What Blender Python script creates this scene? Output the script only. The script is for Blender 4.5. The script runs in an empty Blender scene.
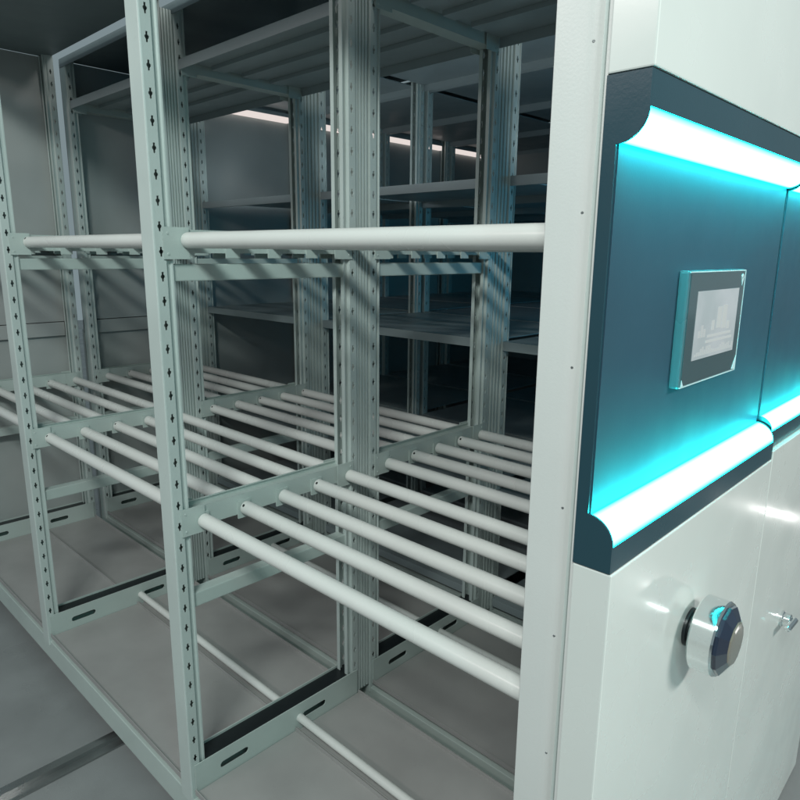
import bpy, bmesh, math, random
from mathutils import Vector, Matrix
from mathutils.geometry import tessellate_polygon
random.seed(7)
PI = math.pi
H = 1.40                      # height of the eye above the floor
scene = bpy.context.scene
C = scene.collection

# ------------------------------------------------------------------ materials
def paint(name, col, rough=.42, bump=.10, scale=60, var=.06, metallic=0, coat=0, spec=.5, wear=0):
    m = bpy.data.materials.new(name); m.use_nodes = True
    nt = m.node_tree; b = nt.nodes['Principled BSDF']
    b.inputs['Roughness'].default_value = rough
    b.inputs['Metallic'].default_value = metallic
    b.inputs['Specular IOR Level'].default_value = spec
    b.inputs['Coat Weight'].default_value = coat
    b.inputs['Coat Roughness'].default_value = .12
    tc = nt.nodes.new('ShaderNodeTexCoord')
    n = nt.nodes.new('ShaderNodeTexNoise'); n.inputs['Scale'].default_value = 5; n.inputs['Detail'].default_value = 7
    oi = nt.nodes.new('ShaderNodeObjectInfo'); mp = nt.nodes.new('ShaderNodeMapping'); mu = nt.nodes.new('ShaderNodeVectorMath'); mu.operation = 'MULTIPLY_ADD'
    mu.inputs[1].default_value = (7.3, 5.1, 9.7); mu.inputs[2].default_value = (3.371, 2.713, 1.537)
    nt.links.new(oi.outputs['Random'], mu.inputs[0]); nt.links.new(tc.outputs['Object'], mp.inputs['Vector']); nt.links.new(mu.outputs[0], mp.inputs['Location'])
    P_ = mp.outputs[0]
    nt.links.new(P_, n.inputs['Vector'])
    cr = nt.nodes.new('ShaderNodeValToRGB')
    cr.color_ramp.elements[0].position = .3; cr.color_ramp.elements[1].position = .7
    cr.color_ramp.elements[0].color = (*[c*(1-var) for c in col], 1)
    cr.color_ramp.elements[1].color = (*[min(1, c*(1+var)) for c in col], 1)
    nt.links.new(n.outputs['Fac'], cr.inputs['Fac'])
    out = cr.outputs['Color']
    if wear:
        w = nt.nodes.new('ShaderNodeTexNoise'); w.inputs['Scale'].default_value = 38; w.inputs['Detail'].default_value = 9
        w.inputs['Roughness'].default_value = .7
        nt.links.new(P_, w.inputs['Vector'])
        wr = nt.nodes.new('ShaderNodeValToRGB'); wr.color_ramp.elements[0].position = .62; wr.color_ramp.elements[1].position = .78
        nt.links.new(w.outputs['Fac'], wr.inputs['Fac'])
        mx = nt.nodes.new('ShaderNodeMixRGB'); mx.inputs['Color2'].default_value = (*[c*.6 for c in col], 1)
        ml = nt.nodes.new('ShaderNodeMath'); ml.operation = 'MULTIPLY'; ml.inputs[1].default_value = wear
        nt.links.new(wr.outputs['Color'], ml.inputs[0]); nt.links.new(ml.outputs[0], mx.inputs['Fac'])
        nt.links.new(out, mx.inputs['Color1']); out = mx.outputs['Color']
    nt.links.new(out, b.inputs['Base Color'])
    n2 = nt.nodes.new('ShaderNodeTexNoise'); n2.inputs['Scale'].default_value = scale*6; n2.inputs['Detail'].default_value = 3
    n3 = nt.nodes.new('ShaderNodeTexNoise'); n3.inputs['Scale'].default_value = 7; n3.inputs['Detail'].default_value = 4
    nt.links.new(P_, n2.inputs['Vector']); nt.links.new(P_, n3.inputs['Vector'])
    rm = nt.nodes.new('ShaderNodeMapRange'); rm.inputs['To Min'].default_value = max(.02, rough-.09); rm.inputs['To Max'].default_value = rough+.09
    rm.inputs['From Min'].default_value = .3; rm.inputs['From Max'].default_value = .7
    nt.links.new(n3.outputs['Fac'], rm.inputs['Value']); nt.links.new(rm.outputs[0], b.inputs['Roughness'])
    if bump:
        ad = nt.nodes.new('ShaderNodeMath'); ad.operation = 'MULTIPLY_ADD'; ad.inputs[1].default_value = 1.0
        nt.links.new(n3.outputs['Fac'], ad.inputs[0]); nt.links.new(n2.outputs['Fac'], ad.inputs[2])
        bp = nt.nodes.new('ShaderNodeBump'); bp.inputs['Strength'].default_value = bump; bp.inputs['Distance'].default_value = .0012
        nt.links.new(ad.outputs[0], bp.inputs['Height']); nt.links.new(bp.outputs[0], b.inputs['Normal'])
    return m

M = {}
M['post'] = paint('grey_green_post_paint', (.50, .565, .54), .42, .12, wear=.4)
M['beam'] = paint('grey_green_beam_paint', (.46, .53, .50), .40, .12, wear=.25)
M['rod'] = paint('pale_grey_rod_paint', (.68, .69, .66), .30, 0, var=.035, wear=.12)
M['deck'] = paint('grey_deck_paint', (.35, .345, .335), .45, .12, var=.10, wear=.3)
M['sheet'] = paint('grey_sheet_paint', (.38, .40, .39), .42, .10)
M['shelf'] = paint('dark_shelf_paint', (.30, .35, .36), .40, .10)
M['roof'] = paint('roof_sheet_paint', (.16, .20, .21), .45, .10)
M['white'] = paint('white_panel_paint', (.66, .68, .65),   .24, .02, scale=40, var=.02, coat=.5)
M['cover'] = paint('white_cover_paint', (.62, .63, .61), .36, .12, var=.03)
M['console'] = paint('dark_blue_console', (.014, .050, .068), .34, .06, var=.05, coat=.2)
M['recess'] = paint('slate_console_face', (.028, .060, .088), .50, .06, var=.05, spec=.22)
M['glass'] = paint('grey_screen_border', (.055, .085, .095), .14, .02, coat=.6)
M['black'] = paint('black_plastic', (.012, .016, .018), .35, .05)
M['bezel'] = paint('grey_bezel_plastic', (.06, .13, .15), .22, .03, coat=.6)
M['floor'] = paint('floor_coating', (.24, .25, .25), .35, .2, var=.12, wear=.3)
M['rail'] = paint('steel_rail', (.35, .36, .36), .30, .1, metallic=.9)
M['chrome'] = paint('polished_chrome', (.80, .82, .82), .10, .0, metallic=1, var=.01)
M['bluecap'] = paint('dark_blue_glass', (.006, .012, .030), .10, .0, coat=1, spec=.8)
M['gold'] = paint('bronze_tinted_glass', (.16, .14, .11), .14, .0, coat=1)
M['plug'] = paint('dark_hole', (.01, .012, .012), .6, 0)

def strip_mat():
    m = bpy.data.materials.new('cyan_light_diffuser'); m.use_nodes = True; nt = m.node_tree
    nt.nodes.clear(); o = nt.nodes.new('ShaderNodeOutputMaterial'); e = nt.nodes.new('ShaderNodeEmission')
    at = nt.nodes.new('ShaderNodeAttribute'); at.attribute_name = 'across'
    cr = nt.nodes.new('ShaderNodeValToRGB'); el = cr.color_ramp.elements
    el[0].position = 0; el[0].color = (.0, .45, .52, 1); el[1].position = 1; el[1].color = (.0, .45, .52, 1)
    for p, c in ((.05, (.008, .85, .9)), (.14, (.020, 1, 1)), (.5, (.027, 1, .97)), (.86, (.020, 1, 1)), (.95, (.008, .85, .9))):
        k = el.new(p); k.color = (*c, 1)
    nt.links.new(at.outputs['Fac'], cr.inputs['Fac']); nt.links.new(cr.outputs[0], e.inputs['Color'])
    e.inputs['Strength'].default_value = STRIP; nt.links.new(e.outputs[0], o.inputs['Surface'])
    return m
STRIP = 46.0
M['strip'] = strip_mat()

def emit(name, col, s):
    m = bpy.data.materials.new(name); m.use_nodes = True; nt = m.node_tree
    b = nt.nodes['Principled BSDF']; b.inputs['Base Color'].default_value = (.04, .04, .04, 1)
    b.inputs['Emission Color'].default_value = (*col, 1); b.inputs['Emission Strength'].default_value = s
    return m
M['tube'] = emit('warm_band_glow', (1, .89, .84), .72)  # glow standing in for the lit band on the far end sheets

def screen_mat():
    m = bpy.data.materials.new('lit_screen_glass'); m.use_nodes = True; nt = m.node_tree
    b = nt.nodes['Principled BSDF']; b.inputs['Base Color'].default_value = (.05, .06, .07, 1)
    b.inputs['Roughness'].default_value = .25
    tc = nt.nodes.new('ShaderNodeTexCoord'); n = nt.nodes.new('ShaderNodeTexNoise')
    n.inputs['Scale'].default_value = 16; n.inputs['Detail'].default_value = 5
    nt.links.new(tc.outputs['Object'], n.inputs['Vector'])
    cr = nt.nodes.new('ShaderNodeValToRGB')
    cr.color_ramp.elements[0].color = (.29, .335, .335, 1); cr.color_ramp.elements[1].color = (.355, .39, .395, 1)
    cr.color_ramp.elements[0].position = .35; cr.color_ramp.elements[1].position = .65
    nt.links.new(n.outputs['Fac'], cr.inputs[0]); nt.links.new(cr.outputs[0], b.inputs['Emission Color'])
    b.inputs['Emission Strength'].default_value = 1.0
    return m
M['screen'] = screen_mat()
M['picture'] = emit('pale_screen_graphic', (.40, .44, .43), 1.0)
M['picture_dim'] = emit('grey_screen_graphic', (.375, .415, .41), 1.0)
M['film'] = paint('creased_film_edge', (.55, .70, .72), .15, .0)

# ------------------------------------------------------------------ mesh helpers
class MB:
    def __init__(s): s.v = []; s.f = []
    def add(s, vs, fs):
        o = len(s.v); s.v += [tuple(v) for v in vs]; s.f += [tuple(i+o for i in f) for f in fs]; return s
    def box(s, x0, x1, y0, y1, z0, z1):
        vs = [(x, y, z) for z in (z0, z1) for y in (y0, y1) for x in (x0, x1)]
        return s.add(vs, [(0, 2, 3, 1), (4, 5, 7, 6), (0, 1, 5, 4), (2, 6, 7, 3), (0, 4, 6, 2), (1, 3, 7, 5)])
    def prism(s, loop, a, b, ax):
        """closed 2-D loop extruded from a to b along axis ax ('x','y','z')"""
        def P(p, t): return {'x': (t, p[0], p[1]), 'y': (p[0], t, p[1]), 'z': (p[0], p[1], t)}[ax]
        n = len(loop); vs = [P(p, a) for p in loop] + [P(p, b) for p in loop]
        fs = [(i, (i+1) % n, (i+1) % n+n, i+n) for i in range(n)]
        tri = tessellate_polygon([[Vector((p[0], p[1], 0)) for p in loop]])
        fs += [tuple(t) for t in tri] + [tuple(i+n for i in reversed(t)) for t in tri]
        return s.add(vs, fs)
    def plate(s, loop, holes, P, th):
        """flat plate with holes; P maps (u,v,w) to xyz; th = thickness along w"""
        polys = [loop]+holes; flat = [p for q in polys for p in q]; n = len(flat)
        tri = tessellate_polygon([[Vector((p[0], p[1], 0)) for p in q] for q in polys])
        vs = [P(p[0], p[1], 0) for p in flat] + [P(p[0], p[1], th) for p in flat]
        fs = [tuple(t) for t in tri] + [tuple(i+n for i in reversed(t)) for t in tri]
        o = 0
        for q in polys:
            k = len(q); fs += [(o+i, o+(i+1) % k, o+(i+1) % k+n, o+i+n) for i in range(k)]; o += k
        return s.add(vs, fs)
    def tube(s, p0, p1, r, n=28, bev=.003, cap=True):
        p0 = Vector(p0); p1 = Vector(p1); d = (p1-p0).normalized()
        u = d.orthogonal().normalized(); w = d.cross(u); rings = [(p0, r-bev), (p0+d*bev, r), (p1-d*bev, r), (p1, r-bev)]
        vs = []; fs = []
        for c, q in rings:
            for i in range(n):
                a = 2*PI*i/n; vs.append(c+(u*math.cos(a)+w*math.sin(a))*q)
        for k in range(3):
            for i in range(n): fs.append((k*n+i, k*n+(i+1) % n, (k+1)*n+(i+1) % n, (k+1)*n+i))
        if cap: fs += [tuple(reversed(range(n))), tuple(range(3*n, 4*n))]
        return s.add(vs, fs)
    def lathe(s, c, prof, n=40, ax=(1, 0, 0), flat=False):
        """prof: list of (distance along ax, radius)"""
        d = Vector(ax); u = d.orthogonal().normalized(); w = d.cross(u); c = Vector(c); vs = []; fs = []
        for t, r in prof:
            for i in range(n):
                a = 2*PI*(i+.5)/n; vs.append(c+d*t+(u*math.cos(a)+w*math.sin(a))*r)
        for k in range(len(prof)-1):
            for i in range(n): fs.append((k*n+i, k*n+(i+1) % n, (k+1)*n+(i+1) % n, (k+1)*n+i))
        fs += [tuple(reversed(range(n))), tuple(range((len(prof)-1)*n, len(prof)*n))]
        return s.add(vs, fs)
    def mesh(s, name, mat, smooth=None, bevel=0):
        me = bpy.data.meshes.new(name); me.from_pydata(s.v, [], s.f); me.materials.append(M[mat])
        bm = bmesh.new(); bm.from_mesh(me)
        bmesh.ops.remove_doubles(bm, verts=bm.verts, dist=1e-5)
        bmesh.ops.recalc_face_normals(bm, faces=bm.faces)
        if bevel:
            es = [e for e in bm.edges if len(e.link_faces) == 2 and e.calc_face_angle(0) > .6]
            bmesh.ops.bevel(bm, geom=es, offset=bevel, segments=2, profile=.6, affect='EDGES')
        if smooth is not None:
            for f in bm.faces: f.smooth = True
            for e in bm.edges:
                if len(e.link_faces) != 2 or e.calc_face_angle(0) > smooth: e.smooth = False
        bm.to_mesh(me); bm.free(); return me
    def build(s, name, mat, parent=None, smooth=None, bevel=0):
        return link(name, s.mesh(name, mat, smooth, bevel), parent)

def link(name, me, parent=None, loc=(0, 0, 0), rz=0):
    o = bpy.data.objects.new(name, me); C.objects.link(o); o.location = loc; o.rotation_euler = (0, 0, rz)
    if parent: o.parent = parent
    return o
def thing(name, label, cat, loc=(0, 0, 0), group=None):
    o = bpy.data.objects.new(name, None); C.objects.link(o); o.location = loc; o.empty_display_size = .1
    o['label'] = label; o['category'] = cat
    if group: o['group'] = group
    return o

# ------------------------------------------------------------------ shared part meshes
FX = [-.330, -1.255, -2.180, -3.105]        # +X face of the four upright frames
PW, PD = .052, .040                          # post width and depth
Z0, ZTOP = H-1.245, H+.78

def slot(cu, cv):                            # upright keyhole slot with a wider waist
    return [(cu+a, cv+b) for a, b in ((-.0019, -.0092), (.0019, -.0092), (.0022, -.004), (.0045, -.0006), (.0045, .0016), (.0022, .004),
                                       (.0022, .0095), (-.0022, .0095), (-.0022, .004), (-.0045, .0016), (-.0045, -.0006), (-.0022, -.004))]
def post_mesh(z0, z1):
    """front plate at y=0, open side towards +y; slotted side faces with a stepped lip"""
    m = MB(); t = .002; w = PW/2
    m.prism([(-w+.003, 0), (w-.003, 0), (w-.0008, .0008), (w, .003), (w-t, .003), (w-t-.001, t), (-w+t+.001, t), (-w+t, .003), (-w, .003), (-w+.0008, .0008)], z0, z1, 'z')
    n = int((z1-z0)/.048)
    for sgn in (-1, 1):
        for k in range(n):
            a = z0+k*.048; b = a+.048 if k < n-1 else z1
            m.plate([(.003, a), (.024, a), (.024, b), (.003, b)], [slot(.0145, a+.024)],
                    lambda u, v, q, sgn=sgn: (sgn*(w-q), u, v), t)
        lip = [(w, .024), (w-.007, .0275), (w-.007, PD-.006), (w-.004, PD-.003), (w-.004, PD), (w-.016, PD), (w-.016, PD-t), (w-.009, PD-t), (w-.009, .0265), (w-t, .023)]
        if sgn < 0: lip = [(-x, y) for x, y in lip][::-1]
        m.prism(lip, z0, z1, 'z')
    return m.mesh('post', 'post')
POST = post_mesh(Z0-.03, ZTOP)

def filler_mesh(a, b):
    m = MB(); w = .0245; n = 4; p = (b-a)/n; side = []
    for i in range(n):
        y = a+i*p; side += [(w, y), (w, y+p*.55), (w-.006, y+p*.65), (w-.006, y+p*.92)]
    loop = side + [(w, b), (-w, b)] + [(-x, y) for x, y in reversed(side)][0:]
    m.prism(loop, Z0, ZTOP-.02, 'z'); return m.mesh('filler_strip', 'post')
FILLER = filler_mesh(-.0425, -.0012)
FILLER2 = filler_mesh(-.0700, -.0012)
Y0S = {'one': .620, 'two': 1.196}
DEPTH = .532
BEAMTOP = [H-.546, H+.041, H+.628]
BRACETOP = [H-.750, H-.027, H+.560]
RODZ = [H-.578, H+.020, H+.607]
RODY = [.070, .177, .284, .391, .498]

def beam_mesh():
    m = MB(); L = DEPTH-2*PD; y0 = -.001; y1 = L+.001; w = .024; h = .046; t = .002
    # shallow U seen from above: two walls with rolled rims, web sunk below the rims
    m.prism([(-w, -h), (w, -h), (w, 0), (w-.005, 0), (w-.005, -.002), (w-t, -.003), (w-t, -.010), (-w+t, -.010), (-w+t, -.003), (-w+.005, -.002), (-w+.005, 0), (-w, 0)], y0, y1, 'y')
    for s in (0, 1):                          # hook plates lapping over the slotted faces of the posts
        for sg in (-1, 1):
            a, b = ((-.022, .034) if s == 0 else (L-.034, L+.022))
            x0, x1 = sorted((sg*.0265, sg*.0290)); m.box(x0, x1, a, b, -h-.012, .004)
            for zz in (-.008, -.048):
                c = -.012 if s == 0 else L+.012
                m.lathe((sg*.029, c, zz), [(0, .0028), (.0012, .0022)], 10, (sg, 0, 0))
    return m.mesh('beam', 'beam', bevel=0)
BEAM = beam_mesh()
def saddle_mesh(side):
    m = MB()
    for sg in ((side,)):
        x0, x1 = sorted((sg*.0242, sg*.0275)); m.box(x0, x1, -.019, .015, -.056, -.014)
    return m.mesh('rod_saddle', 'beam')
SADDLE = [saddle_mesh(1), saddle_mesh(-1)]
def brace_mesh():
    m = MB(); L = DEPTH-2*PD; m.box(-.016, .016, -.002, L+.002, -.034, 0)
    return m.mesh('brace', 'beam', bevel=.0025)
BRACE = brace_mesh()
RODL = .925-PW-.006
ROD = MB().tube((0, 0, 0), (RODL, 0, 0), .0158, 36, .003).mesh('rod', 'rod', smooth=.6)
HOLE = MB().lathe((0, 0, 0), [(0, .0034), (.0009, .0034)], 14, Vector((.30, -.72, .62)).normalized()).mesh('screw_hole', 'plug')

def oblong(cu, cv, l, r, n=8):
    pts = [(cu+l/2+r*math.cos(a), cv+r*math.sin(a)) for a in [(-PI/2+PI*i/n) for i in range(n+1)]]
    pts += [(cu-l/2+r*math.cos(a), cv+r*math.sin(a)) for a in [(PI/2+PI*i/n) for i in range(n+1)]]
    return pts
def channel_mesh():
    m = MB(); L = DEPTH-.02; h = .078; w = .030; hs = [oblong(c, -.040, .062, .0085) for c in (.115, .365)]
    for sg in (-1, 1):
        m.plate([(.01, -h), (L+.01, -h), (L+.01, 0), (.01, 0)], hs, lambda u, v, q, sg=sg: (sg*(w-q), u, v), .003)
    m.box(-w+.003, w-.003, .012, L+.008, -h, -h+.003)
    return m.mesh('base_channel', 'beam')
CHANNEL = channel_mesh()
SHADE_STRIP = MB().box(-.0265, .0265, .012, DEPTH-.012, -.020, -.006).mesh('shade_strip', 'black')  # shade in the channel's open top, put in as a black strip

# ------------------------------------------------------------------ tube racks (the two racks in front)
def tube_rack(key, name, label):
    y0 = Y0S[key]
    r = thing(name, label, 'rack', (FX[1]-PW/2, y0, 0), 'mobile racks standing in rows')
    ox = FX[1]-PW/2
    for k, fx in enumerate(FX):
        cx = fx-PW/2-ox
        link('post', POST, r, (cx, 0, 0)); link('post', POST, r, (cx, DEPTH, 0), PI)
        for t in range(2 if key == 'one' else 3):
            b = link('beam', BEAM, r, (cx, PD, BEAMTOP[t]))
            for ry in (RODY if t < 2 else []):
                if k > 0: link('rod_saddle', SADDLE[0], b, (0, ry-PD, 0))
                if k < 3: link('rod_saddle', SADDLE[1], b, (0, ry-PD, 0))
            if t < 2: link('brace', BRACE, r, (cx, PD, BRACETOP[t]))
        ch = link('base_channel', CHANNEL, r, (cx, 0, H-1.172)); link('shade_strip', SHADE_STRIP, ch)
    if key == 'two':
        for k, fx in enumerate(FX[:3]): link('filler_strip', FILLER, r, (fx-PW/2-ox, 0, 0))
    for k in range(1, 4):                     # rods from frame k towards frame k-1
        for t in range(2):
            for j, ry in enumerate(RODY):
                o = link('rod', ROD, r, (FX[k]-ox+.003, ry, RODZ[t]), 0)
                o.rotation_euler = (random.uniform(0, 6.28), random.uniform(-.0015, .0015), random.uniform(-.002, .002))
                if (j+k) % 2 == 0 and t < 2:
                    c = math.cos; h = link('screw_hole', HOLE, o)
                    h.matrix_parent_inverse = Matrix.Identity(4)
                    n = Vector((0, -.76, .65)); rot = o.rotation_euler.to_matrix()
                    h.location = rot.inverted() @ (Vector((.011, 0, 0))+n*.0154)
                    q = rot.inverted() @ n
                    h.rotation_mode = 'QUATERNION'
                    h.rotation_quaternion = Vector((.30, -.72, .62)).normalized().rotation_difference(q)
    # decks of the base carriage, bay by bay, in two sheets with folded lips
    for k in range(1, 4):
        xa, xb = FX[k]+.006-ox, FX[k-1]-PW-.006-ox
        for a, b, dz in ((.006, .300, 0), (.304, DEPTH-.006, -.003)):
            m = MB(); z = H-1.243+dz
            m.box(xa, xb, a, b, z-.003, z)
            m.box(xa, xb, a, a+.0025, z, z+.010); m.box(xa, xb, b-.0025, b, z, z+.010)
            m.build('deck_sheet', 'deck', r)
    m = MB(); m.box(FX[3]-PW-.01-ox, FX[0]+.008-ox, .004, .034, H-1.335, H-1.262)
    m.box(FX[3]-PW-.01-ox, FX[0]+.008-ox, DEPTH-.034, DEPTH-.004, H-1.335, H-1.262)
    m.build('base_rail', 'beam', r, bevel=.002)
    MB().tube((FX[2]-ox-.02, .315, H-1.212), (FX[0]-ox, .315, H-1.212), .011, 20).build('drive_shaft', 'rod', r, smooth=.6)
    for wx in (-3.0, -1.95, -1.45, -.5):
        for wy in (.07, DEPTH-.07):
            m = MB(); m.lathe((wx-ox-.014, wy, H-1.335), [(0, .03), (.003, .045), (.025, .045), (.028, .03)], 28); m.build('wheel', 'rail', r, smooth=.5)
    if key == 'two':                          # solid boards on the top tier of the second rack
        for k in range(1, 4):
            xa, xb = FX[k]+.002-ox, FX[k-1]-PW-.002-ox; z = H+.612; m = MB()
            m.box(xa, xb, PD*.2, DEPTH-PD*.2, z, z+.003)
            for y in (PD*.2, DEPTH-PD*.2-.003): m.box(xa, xb, y, y+.003, z-.028, z-.0002)
            for y in (.12, .24, .36): m.box(xa+.02, xb-.02, y, y+.05, z-.013, z-.0003)
            m.build('top_board', 'shelf', r)
    # roof sheet with folded front lip
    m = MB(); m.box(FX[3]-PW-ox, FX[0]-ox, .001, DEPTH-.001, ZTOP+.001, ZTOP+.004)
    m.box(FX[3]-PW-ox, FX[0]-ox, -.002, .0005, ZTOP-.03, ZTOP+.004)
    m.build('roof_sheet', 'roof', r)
    # closing sheets at the far end: an upper sheet standing proud of the lower one
    x = FX[3]-PW-ox; m = MB()
    m.box(x-.012, x-.002, .002, DEPTH-.002, H-.375, ZTOP); m.box(x-.010, x-.002, .002, DEPTH-.002, H-.375, H-.315+.0)
    m.box(x-.030, x-.0125, .002, DEPTH-.002, H-1.32, H-.36)
    m.build('end_sheet', 'sheet', r)
    m = MB(); m.box(x-.0018, x+.0042, .042, DEPTH-.042, H-.378, H-.318); m.build('end_rail', 'sheet', r, bevel=.001)
    return r, ox, y0

rack1, OX, _ = tube_rack('one', 'tube_rack', 'grey-green tube rack nearest the camera, carrying the touchscreen and the chrome knob')
rack2, OX, _ = tube_rack('two', 'tube_rack', 'second tube rack, standing directly behind the one with the touchscreen')

# ------------------------------------------------------------------ end panels, consoles
def quarter(cx, cz, r, up, n=14):
    """convex quarter round from the outer wall inwards; up=+1: lower strip"""
    return [(cx+r*math.cos(a), cz+up*r*math.sin(a)) for a in [PI/2*i/n for i in range(n+1)]]
XB_, XR_, XF_ = -.3165, -.303, -.274          # back, recessed face, front face
def console(rack, y0r, ya, yb, dx, zt, zb, lead):
    """console between y=ya and y=yb (world); dx sinks it; coordinates local to rack"""
    L = lambda x: x-OX
    f = XF_-dx; rr = f-XR_; zl_t = zt-.031; zl_b = zb+.029
    m = MB()
    body = [(L(XB_), zb+H), (L(f), zb+H), (L(f), zl_b+H), (L(XR_), zl_b+H), (L(XR_), zl_t+H), (L(f), zl_t+H), (L(f), zt+H), (L(XB_), zt+H)]
    m.prism(body, ya+.003-y0r, yb-.003-y0r, 'y')
    cap = [(L(XB_), zb+H), (L(f), zb+H)] + [(L(x), z+H) for x, z in quarter(XR_, zl_b, rr, 1)] + \
          [(L(x), z+H) for x, z in reversed(quarter(XR_, zl_t, rr, -1))] + [(L(f), zt+H), (L(XB_), zt+H)]
    m.prism(cap, ya-y0r, ya+.0029-y0r, 'y'); m.prism(cap, yb-.0029-y0r, yb-y0r, 'y')
    c = m.build('control_console', 'console', rack)
    q = MB(); q.box(L(XR_), L(XR_)+.0012, ya+.004-y0r, yb-.004-y0r, zl_b+H-.002, zl_t+H+.002); q.build('console_face', 'recess', c)
    for cz, up in ((zl_b, 1), (zl_t, -1)):
        pts = quarter(XR_+.0012, cz, rr-.0016, up, 20); n = len(pts); vs = []; ac = []
        N = 2
        for y in (ya+.0032-y0r, yb-.0032-y0r):
            for i, (x, z) in enumerate(pts): vs.append((L(x), y, z+H)); ac.append(i/(n-1))
        fs = [(i, i+1, n+i+1, n+i) for i in range(n-1)]
        vs += [(L(XR_+.0012), ya+.0032-y0r, cz+H), (L(XR_+.0012), yb-.0032-y0r, cz+H)]; ac += [0, 0]
        k = 2*n
        fs += [(k, k+1, n, 0), (k, n-1, 2*n-1, k+1)]
        me = bpy.data.meshes.new('light_strip'); me.from_pydata(vs, [], fs); me.materials.append(M['strip'])
        a = me.attributes.new('across', 'FLOAT', 'POINT')
        for i, v in enumerate(ac): a.data[i].value = v
        for p in me.polygons: p.use_smooth = False
        link('light_strip', me, c)
    return c

def end_panel(rack, y0r, ya, yb, consz):
    L = lambda x: x-OX; zt, zb = consz
    m = MB()
    for a, b in ((H-1.30, H+zb-.0012), (H+zt+.0012, ZTOP+.02)):
        m.box(L(XB_), L(XF_)+.0015, ya+.0005-y0r, yb-y0r, a, b)
    e = m.build('end_panel', 'white', rack, bevel=.0016)
    m = MB(); m.box(L(XB_)-.0035, L(XB_)-.0004, ya+.003-y0r, yb-.001-y0r, H-1.29, ZTOP+.01)
    m.build('back_plate', 'cover', e)
    return e

SPLIT = 1.158
console(rack1, .620, .600, SPLIT, 0, .159, -.320, True)
end_panel(rack1, .620, .600, SPLIT, (.159, -.320))
console(rack2, 1.196, SPLIT+.004, 1.80, .006, .150, -.306, False)
end_panel(rack2, 1.196, SPLIT+.0012, 1.80, (.150, -.306))

# front cover of the near upright: flat face, rounded flank, groove and lip
L = lambda x: x-OX
yf = .6165-.620
m = MB(); prof = [(L(-.3815), yf+.030), (L(-.3815), yf+.001), (L(-.3805), yf), (L(-.350), yf), (L(-.344), yf+.0006), (L(-.339), yf+.002), (L(-.336), yf+.004),
        (L(-.3305), yf+.0125), (L(-.3285), yf+.0135), (L(-.3275), yf+.007), (L(-.3245), yf+.006), (L(-.3235), yf+.0135), (L(-.3205), yf+.0135), (L(-.3202), yf+.030)]
prof = [(x, y-.004) for x, y in prof]
m.prism(prof[::-1], H-1.28, ZTOP+.02, 'z'); cc = m.build('corner_cover', 'cover', rack1, smooth=.7)
for i in range(12):
    MB().lathe((L(-.3402), yf-.0022, H-1.2+.0+i*.155), [(0, .0016), (.0006, .0011)], 12, (0.35, -.94, 0)).build('rivet', 'rail', cc)

# touchscreen
def touchscreen():
    m = MB(); x0, x1 = L(XR_)+.0012, L(XR_)+.0135
    ya, yb, za, zb = .774-.620, .968-.620, H-.154, H-.017
    m.box(x0, x1, ya, yb, za, zb); t = m.build('touchscreen', 'bezel', rack1, bevel=.003)
    m = MB(); m.box(x1+.0002, x1+.0008, ya+.004, yb-.004, za+.004, zb-.004); m.build('front_glass', 'glass', t)
    # edge of protective film
    m = MB(); g = x1+.0010
    for a, b, c, d in ((ya+.001, yb-.001, zb-.0022, zb-.0010), (ya+.001, yb-.001, za+.0012, za+.0024), (yb-.0022, yb-.0010, za+.002, zb-.002)):
        m.box(x1-.0002, g, a, b, c, d)
    m.prism([(yb-.016, za+.004), (yb-.004, za+.003), (yb-.003, za+.022)], g-.0001, g+.0004, 'x')
    m.prism([(ya+.003, za+.003), (ya+.010, za+.003), (ya+.004, za+.011)], g-.0001, g+.0004, 'x')
    m.build('film_edge', 'film', t)
    m = MB(); sa, sb, sc, sd = ya+.029, yb-.022, za+.031, zb-.024
    m.box(x1+.0009, x1+.0013, sa, sb, sc, sd); s = m.build('screen', 'screen', t)
    W = sb-sa; Hh = sd-sc; g = x1+.0014
    m = MB()
    for u0, u1, v0, v1 in ((.50, .60, .42, .74), (.63, .73, .40, .76), (.38, .44, .40, .55), (.76, .82, .38, .50), (.30, .88, .30, .34), (.27, .92, .22, .26)):
        m.box(g, g+.0003, sa+u0*W, sa+u1*W, sc+v0*Hh, sc+v1*Hh)
    m.build('screen_graphic', 'picture', s)
    m = MB()
    for i in range(22):
        u = .04+.043*i; h = random.uniform(.03, .13); m.box(g, g+.0002, sa+u*W, sa+(u+.03)*W, sc+.05*Hh, sc+(.05+h)*Hh)
    for u, v in ((.08, .42), (.14, .50), (.20, .44)): m.box(g, g+.0002, sa+u*W, sa+(u+.045)*W, sc+.32*Hh, sc+v*Hh)
    m.build('screen_graphic', 'picture_dim', s)
    # small pale tear-drop emblem at the upper corner
    c = (yb-.0125, zb-.0125); m = MB()
    lo = [(c[0]+.0045*math.cos(a), c[1]+.002+.0045*math.sin(a)) for a in [PI*i/8-.2 for i in range(9)]]+[(c[0], c[1]-.0085)]
    hi = [(c[0]+.0020*math.cos(a), c[1]+.0015+.0020*math.sin(a)) for a in [2*PI*i/10 for i in range(10)]]
    m.plate(lo, [hi], lambda u, v, q: (x1+.0009+q, u, v), .0004); m.build('emblem', 'film', t)
touchscreen()

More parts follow.
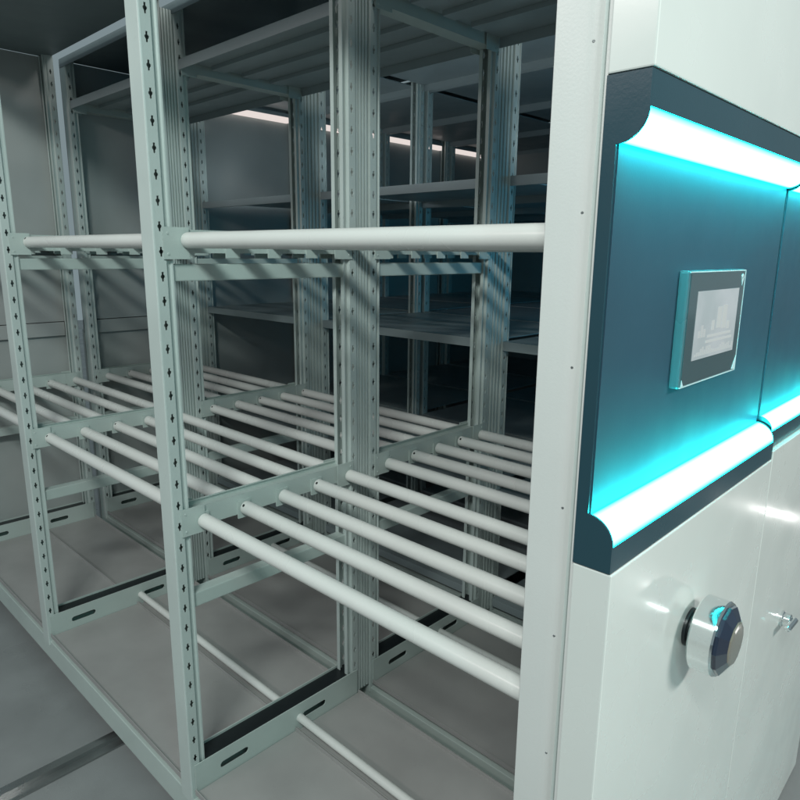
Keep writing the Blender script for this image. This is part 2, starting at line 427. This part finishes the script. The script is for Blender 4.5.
def knob(rack, y0r, yk, zk=-.487):
    c = (L(XF_)+.0015, yk-y0r, H+zk)
    k = MB().lathe(c, [(0, .026), (.004, .026), (.005, .022), (.020, .022)], 40).build('knob', 'black', rack, smooth=.5)
    MB().lathe(c, [(.014, .040), (.0142, .0475), (.0165, .0500), (.043, .0500), (.0455, .0485), (.0462, .046)], 64).build('knob_ring', 'chrome', k, smooth=.5)
    MB().lathe(c, [(.0455, .0462), (.050, .0455), (.0585, .030)], 12).build('faceted_cap', 'bluecap', k)
    MB().lathe(c, [(.0586, .0298), (.0600, .0275), (.0605, .022)], 12).build('cap_centre', 'gold', k)
knob(rack1, .620, .852)
m = MB(); c0 = (L(XF_)+.0015, 1.385-1.196, H-.700)
m.lathe(c0, [(0, .016), (.004, .016), (.006, .013), (.016, .013), (.018, .010)], 32); lk = m.build('lock', 'chrome', rack2, smooth=.5)
m = MB(); m.tube((c0[0]+.022, c0[1]-.045, c0[2]+.004), (c0[0]+.022, c0[1]+.012, c0[2]), .006, 16); m.build('lock_lever', 'chrome', lk, smooth=.6)

# ------------------------------------------------------------------ shelf racks further back
def shelf_rack(y0, label, back=False, feats=True):
    D = .625
    r = thing('shelf_rack', label, 'rack', (OX, y0, 0), 'mobile racks standing in rows')
    for fx in FX:
        cx = fx-PW/2-OX
        link('post', POST, r, (cx, 0, 0)); link('post', POST, r, (cx, D, 0), PI)
        if y0 < 2: link('filler_strip', FILLER2, r, (cx, 0, 0))
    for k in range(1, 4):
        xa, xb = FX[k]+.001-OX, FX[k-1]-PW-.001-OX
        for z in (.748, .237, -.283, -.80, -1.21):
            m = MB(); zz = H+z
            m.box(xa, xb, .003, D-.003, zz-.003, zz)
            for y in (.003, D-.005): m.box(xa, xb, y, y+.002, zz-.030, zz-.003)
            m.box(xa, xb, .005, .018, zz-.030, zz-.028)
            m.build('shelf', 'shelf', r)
    x = FX[3]-PW-OX
    m = MB(); m.box(x-.014, x-.002, .001, D-.001, H-1.3, ZTOP); m.build('end_sheet', 'sheet', r)
    x = FX[0]-OX
    m = MB(); m.box(x+.003, x+.020, .001, D-.001, H-1.3, ZTOP); m.build('near_end_sheet', 'sheet', r)
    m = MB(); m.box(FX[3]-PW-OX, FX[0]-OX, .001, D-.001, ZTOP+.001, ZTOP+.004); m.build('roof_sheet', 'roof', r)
    m = MB(); m.box(FX[3]-PW-OX, FX[0]-OX, .004, .034, H-1.335, H-1.255); m.box(FX[3]-PW-OX, FX[0]-OX, D-.034, D-.004, H-1.335, H-1.255)
    m.build('base_rail', 'beam', r)
    if back:
        m = MB(); m.box(FX[3]-PW-OX, FX[0]-OX, D+.001, D+.004, H-1.3, ZTOP); m.build('back_sheet', 'sheet', r)
    # far-end light band below the top shelf, put in as a glowing bar
    x = FX[3]-OX
    m = MB(); m.box(x-.049, x-.030, .05, D-.05, H+.688, H+.716); m.build('glow_bar', 'tube', r)
    m = MB(); m.box(x-.052, x-.026, .045, D-.045, H+.7165, H+.735); m.build('glow_bar_cover', 'shelf', r)  # added cover over the glowing bar
    return r
shelf_rack(1.800, 'dim shelf rack standing directly behind the two tube racks')
shelf_rack(2.450, 'dark shelf rack, second one behind the tube racks')
shelf_rack(3.100, 'dark shelf rack, third one behind the tube racks')
shelf_rack(3.750, 'farthest shelf rack, closed by a sheet at its back', back=True)

# ------------------------------------------------------------------ floor
m = MB(); m.box(-14, 14, -10, 16, -.2, 0); fl = m.build('floor', 'floor'); fl['kind'] = 'structure'
for i, x in enumerate((-2.95, -1.75, -.55)):
    m = MB(); m.box(x-.035, x+.035, -1.2, 5.5, .0005, .006); m.box(x-.008, x+.008, -1.2, 5.5, .006, .018)
    o = m.build('floor_rail', 'rail'); o['kind'] = 'structure'

# ------------------------------------------------------------------ lights
def area(name, loc, tgt, sx, sy, e, col):
    l = bpy.data.lights.new(name, 'AREA'); l.shape = 'RECTANGLE'; l.size = sx; l.size_y = sy; l.energy = e; l.color = col
    o = bpy.data.objects.new(name, l); C.objects.link(o); o.location = loc
    o.rotation_euler = (Vector(tgt)-Vector(loc)).to_track_quat('-Z', 'Y').to_euler(); return o
area('ceiling_and_fill_light', (.55, -1.30, H+1.95), (-1.3, .9, H-.2), 1.0, .24, 72, (.91, 1, .965))
area('ceiling_and_fill_light', (-1.7, -1.9, H+1.35), (-1.4, .7, H-.2), 1.2, .25, 17, (1, .88, .86))  # added pinkish fill for the front faces of the posts
area('ceiling_and_fill_light', (1.5, -.2, H+1.0), (-.9, .8, H-.1), .5, .3, 7, (.40, 1, .96))  # added teal fill tinting the slotted side faces, no known source
area('ceiling_and_fill_light', (2.6, 1.4, H+1.7), (-.27, .9, H-.1), 1.2, .25, 88, (1, 1, .96))
area('rear_fill_light', (-.42, 3.0, H+.05), (-2.0, 2.9, H-.05), 1.6, .9, 8, (.04, .44, .70))  # unseen blue fill added inside the rear racks to lift the dark
for lx in (-.80, -1.72, -2.65): area('rear_fill_light', (lx, 1.765, H+.34), (lx, 3.2, H+.50), .70, .03, .8, (.82, .95, 1))  # unseen lamps added between the posts to brighten the rear shelf lips
area('highlight_light', (.05, 1.62, H-.855), (-.268, .73, H-.385), .024, .012, .05, (1, .98, .95))  # tiny added lamp, only for a highlight on the white panel
area('highlight_light', (-.02, 2.35, H-.83), (-.268, 1.22, H-.43), .03, .014, .07, (1, .98, .95))  # second added lamp, for the highlight farther along the panel
w = bpy.data.worlds.new('World'); scene.world = w; w.use_nodes = True
bg = w.node_tree.nodes['Background']; bg.inputs[0].default_value = (.43, .55, .59, 1); bg.inputs[1].default_value = .42

# ------------------------------------------------------------------ camera
yaw, pit, rol, f = math.radians(43.686), math.radians(12.547), math.radians(.5476), 662.39
F = Vector((-math.sin(yaw)*math.cos(pit), math.cos(yaw)*math.cos(pit), -math.sin(pit)))
r0 = Vector((math.cos(yaw), math.sin(yaw), 0)); u0 = r0.cross(F)
c, s = math.cos(rol), math.sin(rol)
R_ = c*r0+s*u0; U_ = -s*r0+c*u0
cam = bpy.data.cameras.new('camera'); co = bpy.data.objects.new('camera', cam); C.objects.link(co)
co.matrix_world = Matrix(((R_.x, U_.x, -F.x, 0), (R_.y, U_.y, -F.y, 0), (R_.z, U_.z, -F.z, H), (0, 0, 0, 1)))
cam.sensor_width = 36; cam.lens = 36*f/800; cam.clip_start = .02; cam.clip_end = 200
scene.camera = co
scene.view_settings.view_transform = 'Standard'; scene.view_settings.look = 'None'
scene.view_settings.exposure = .14; scene.view_settings.gamma = 1
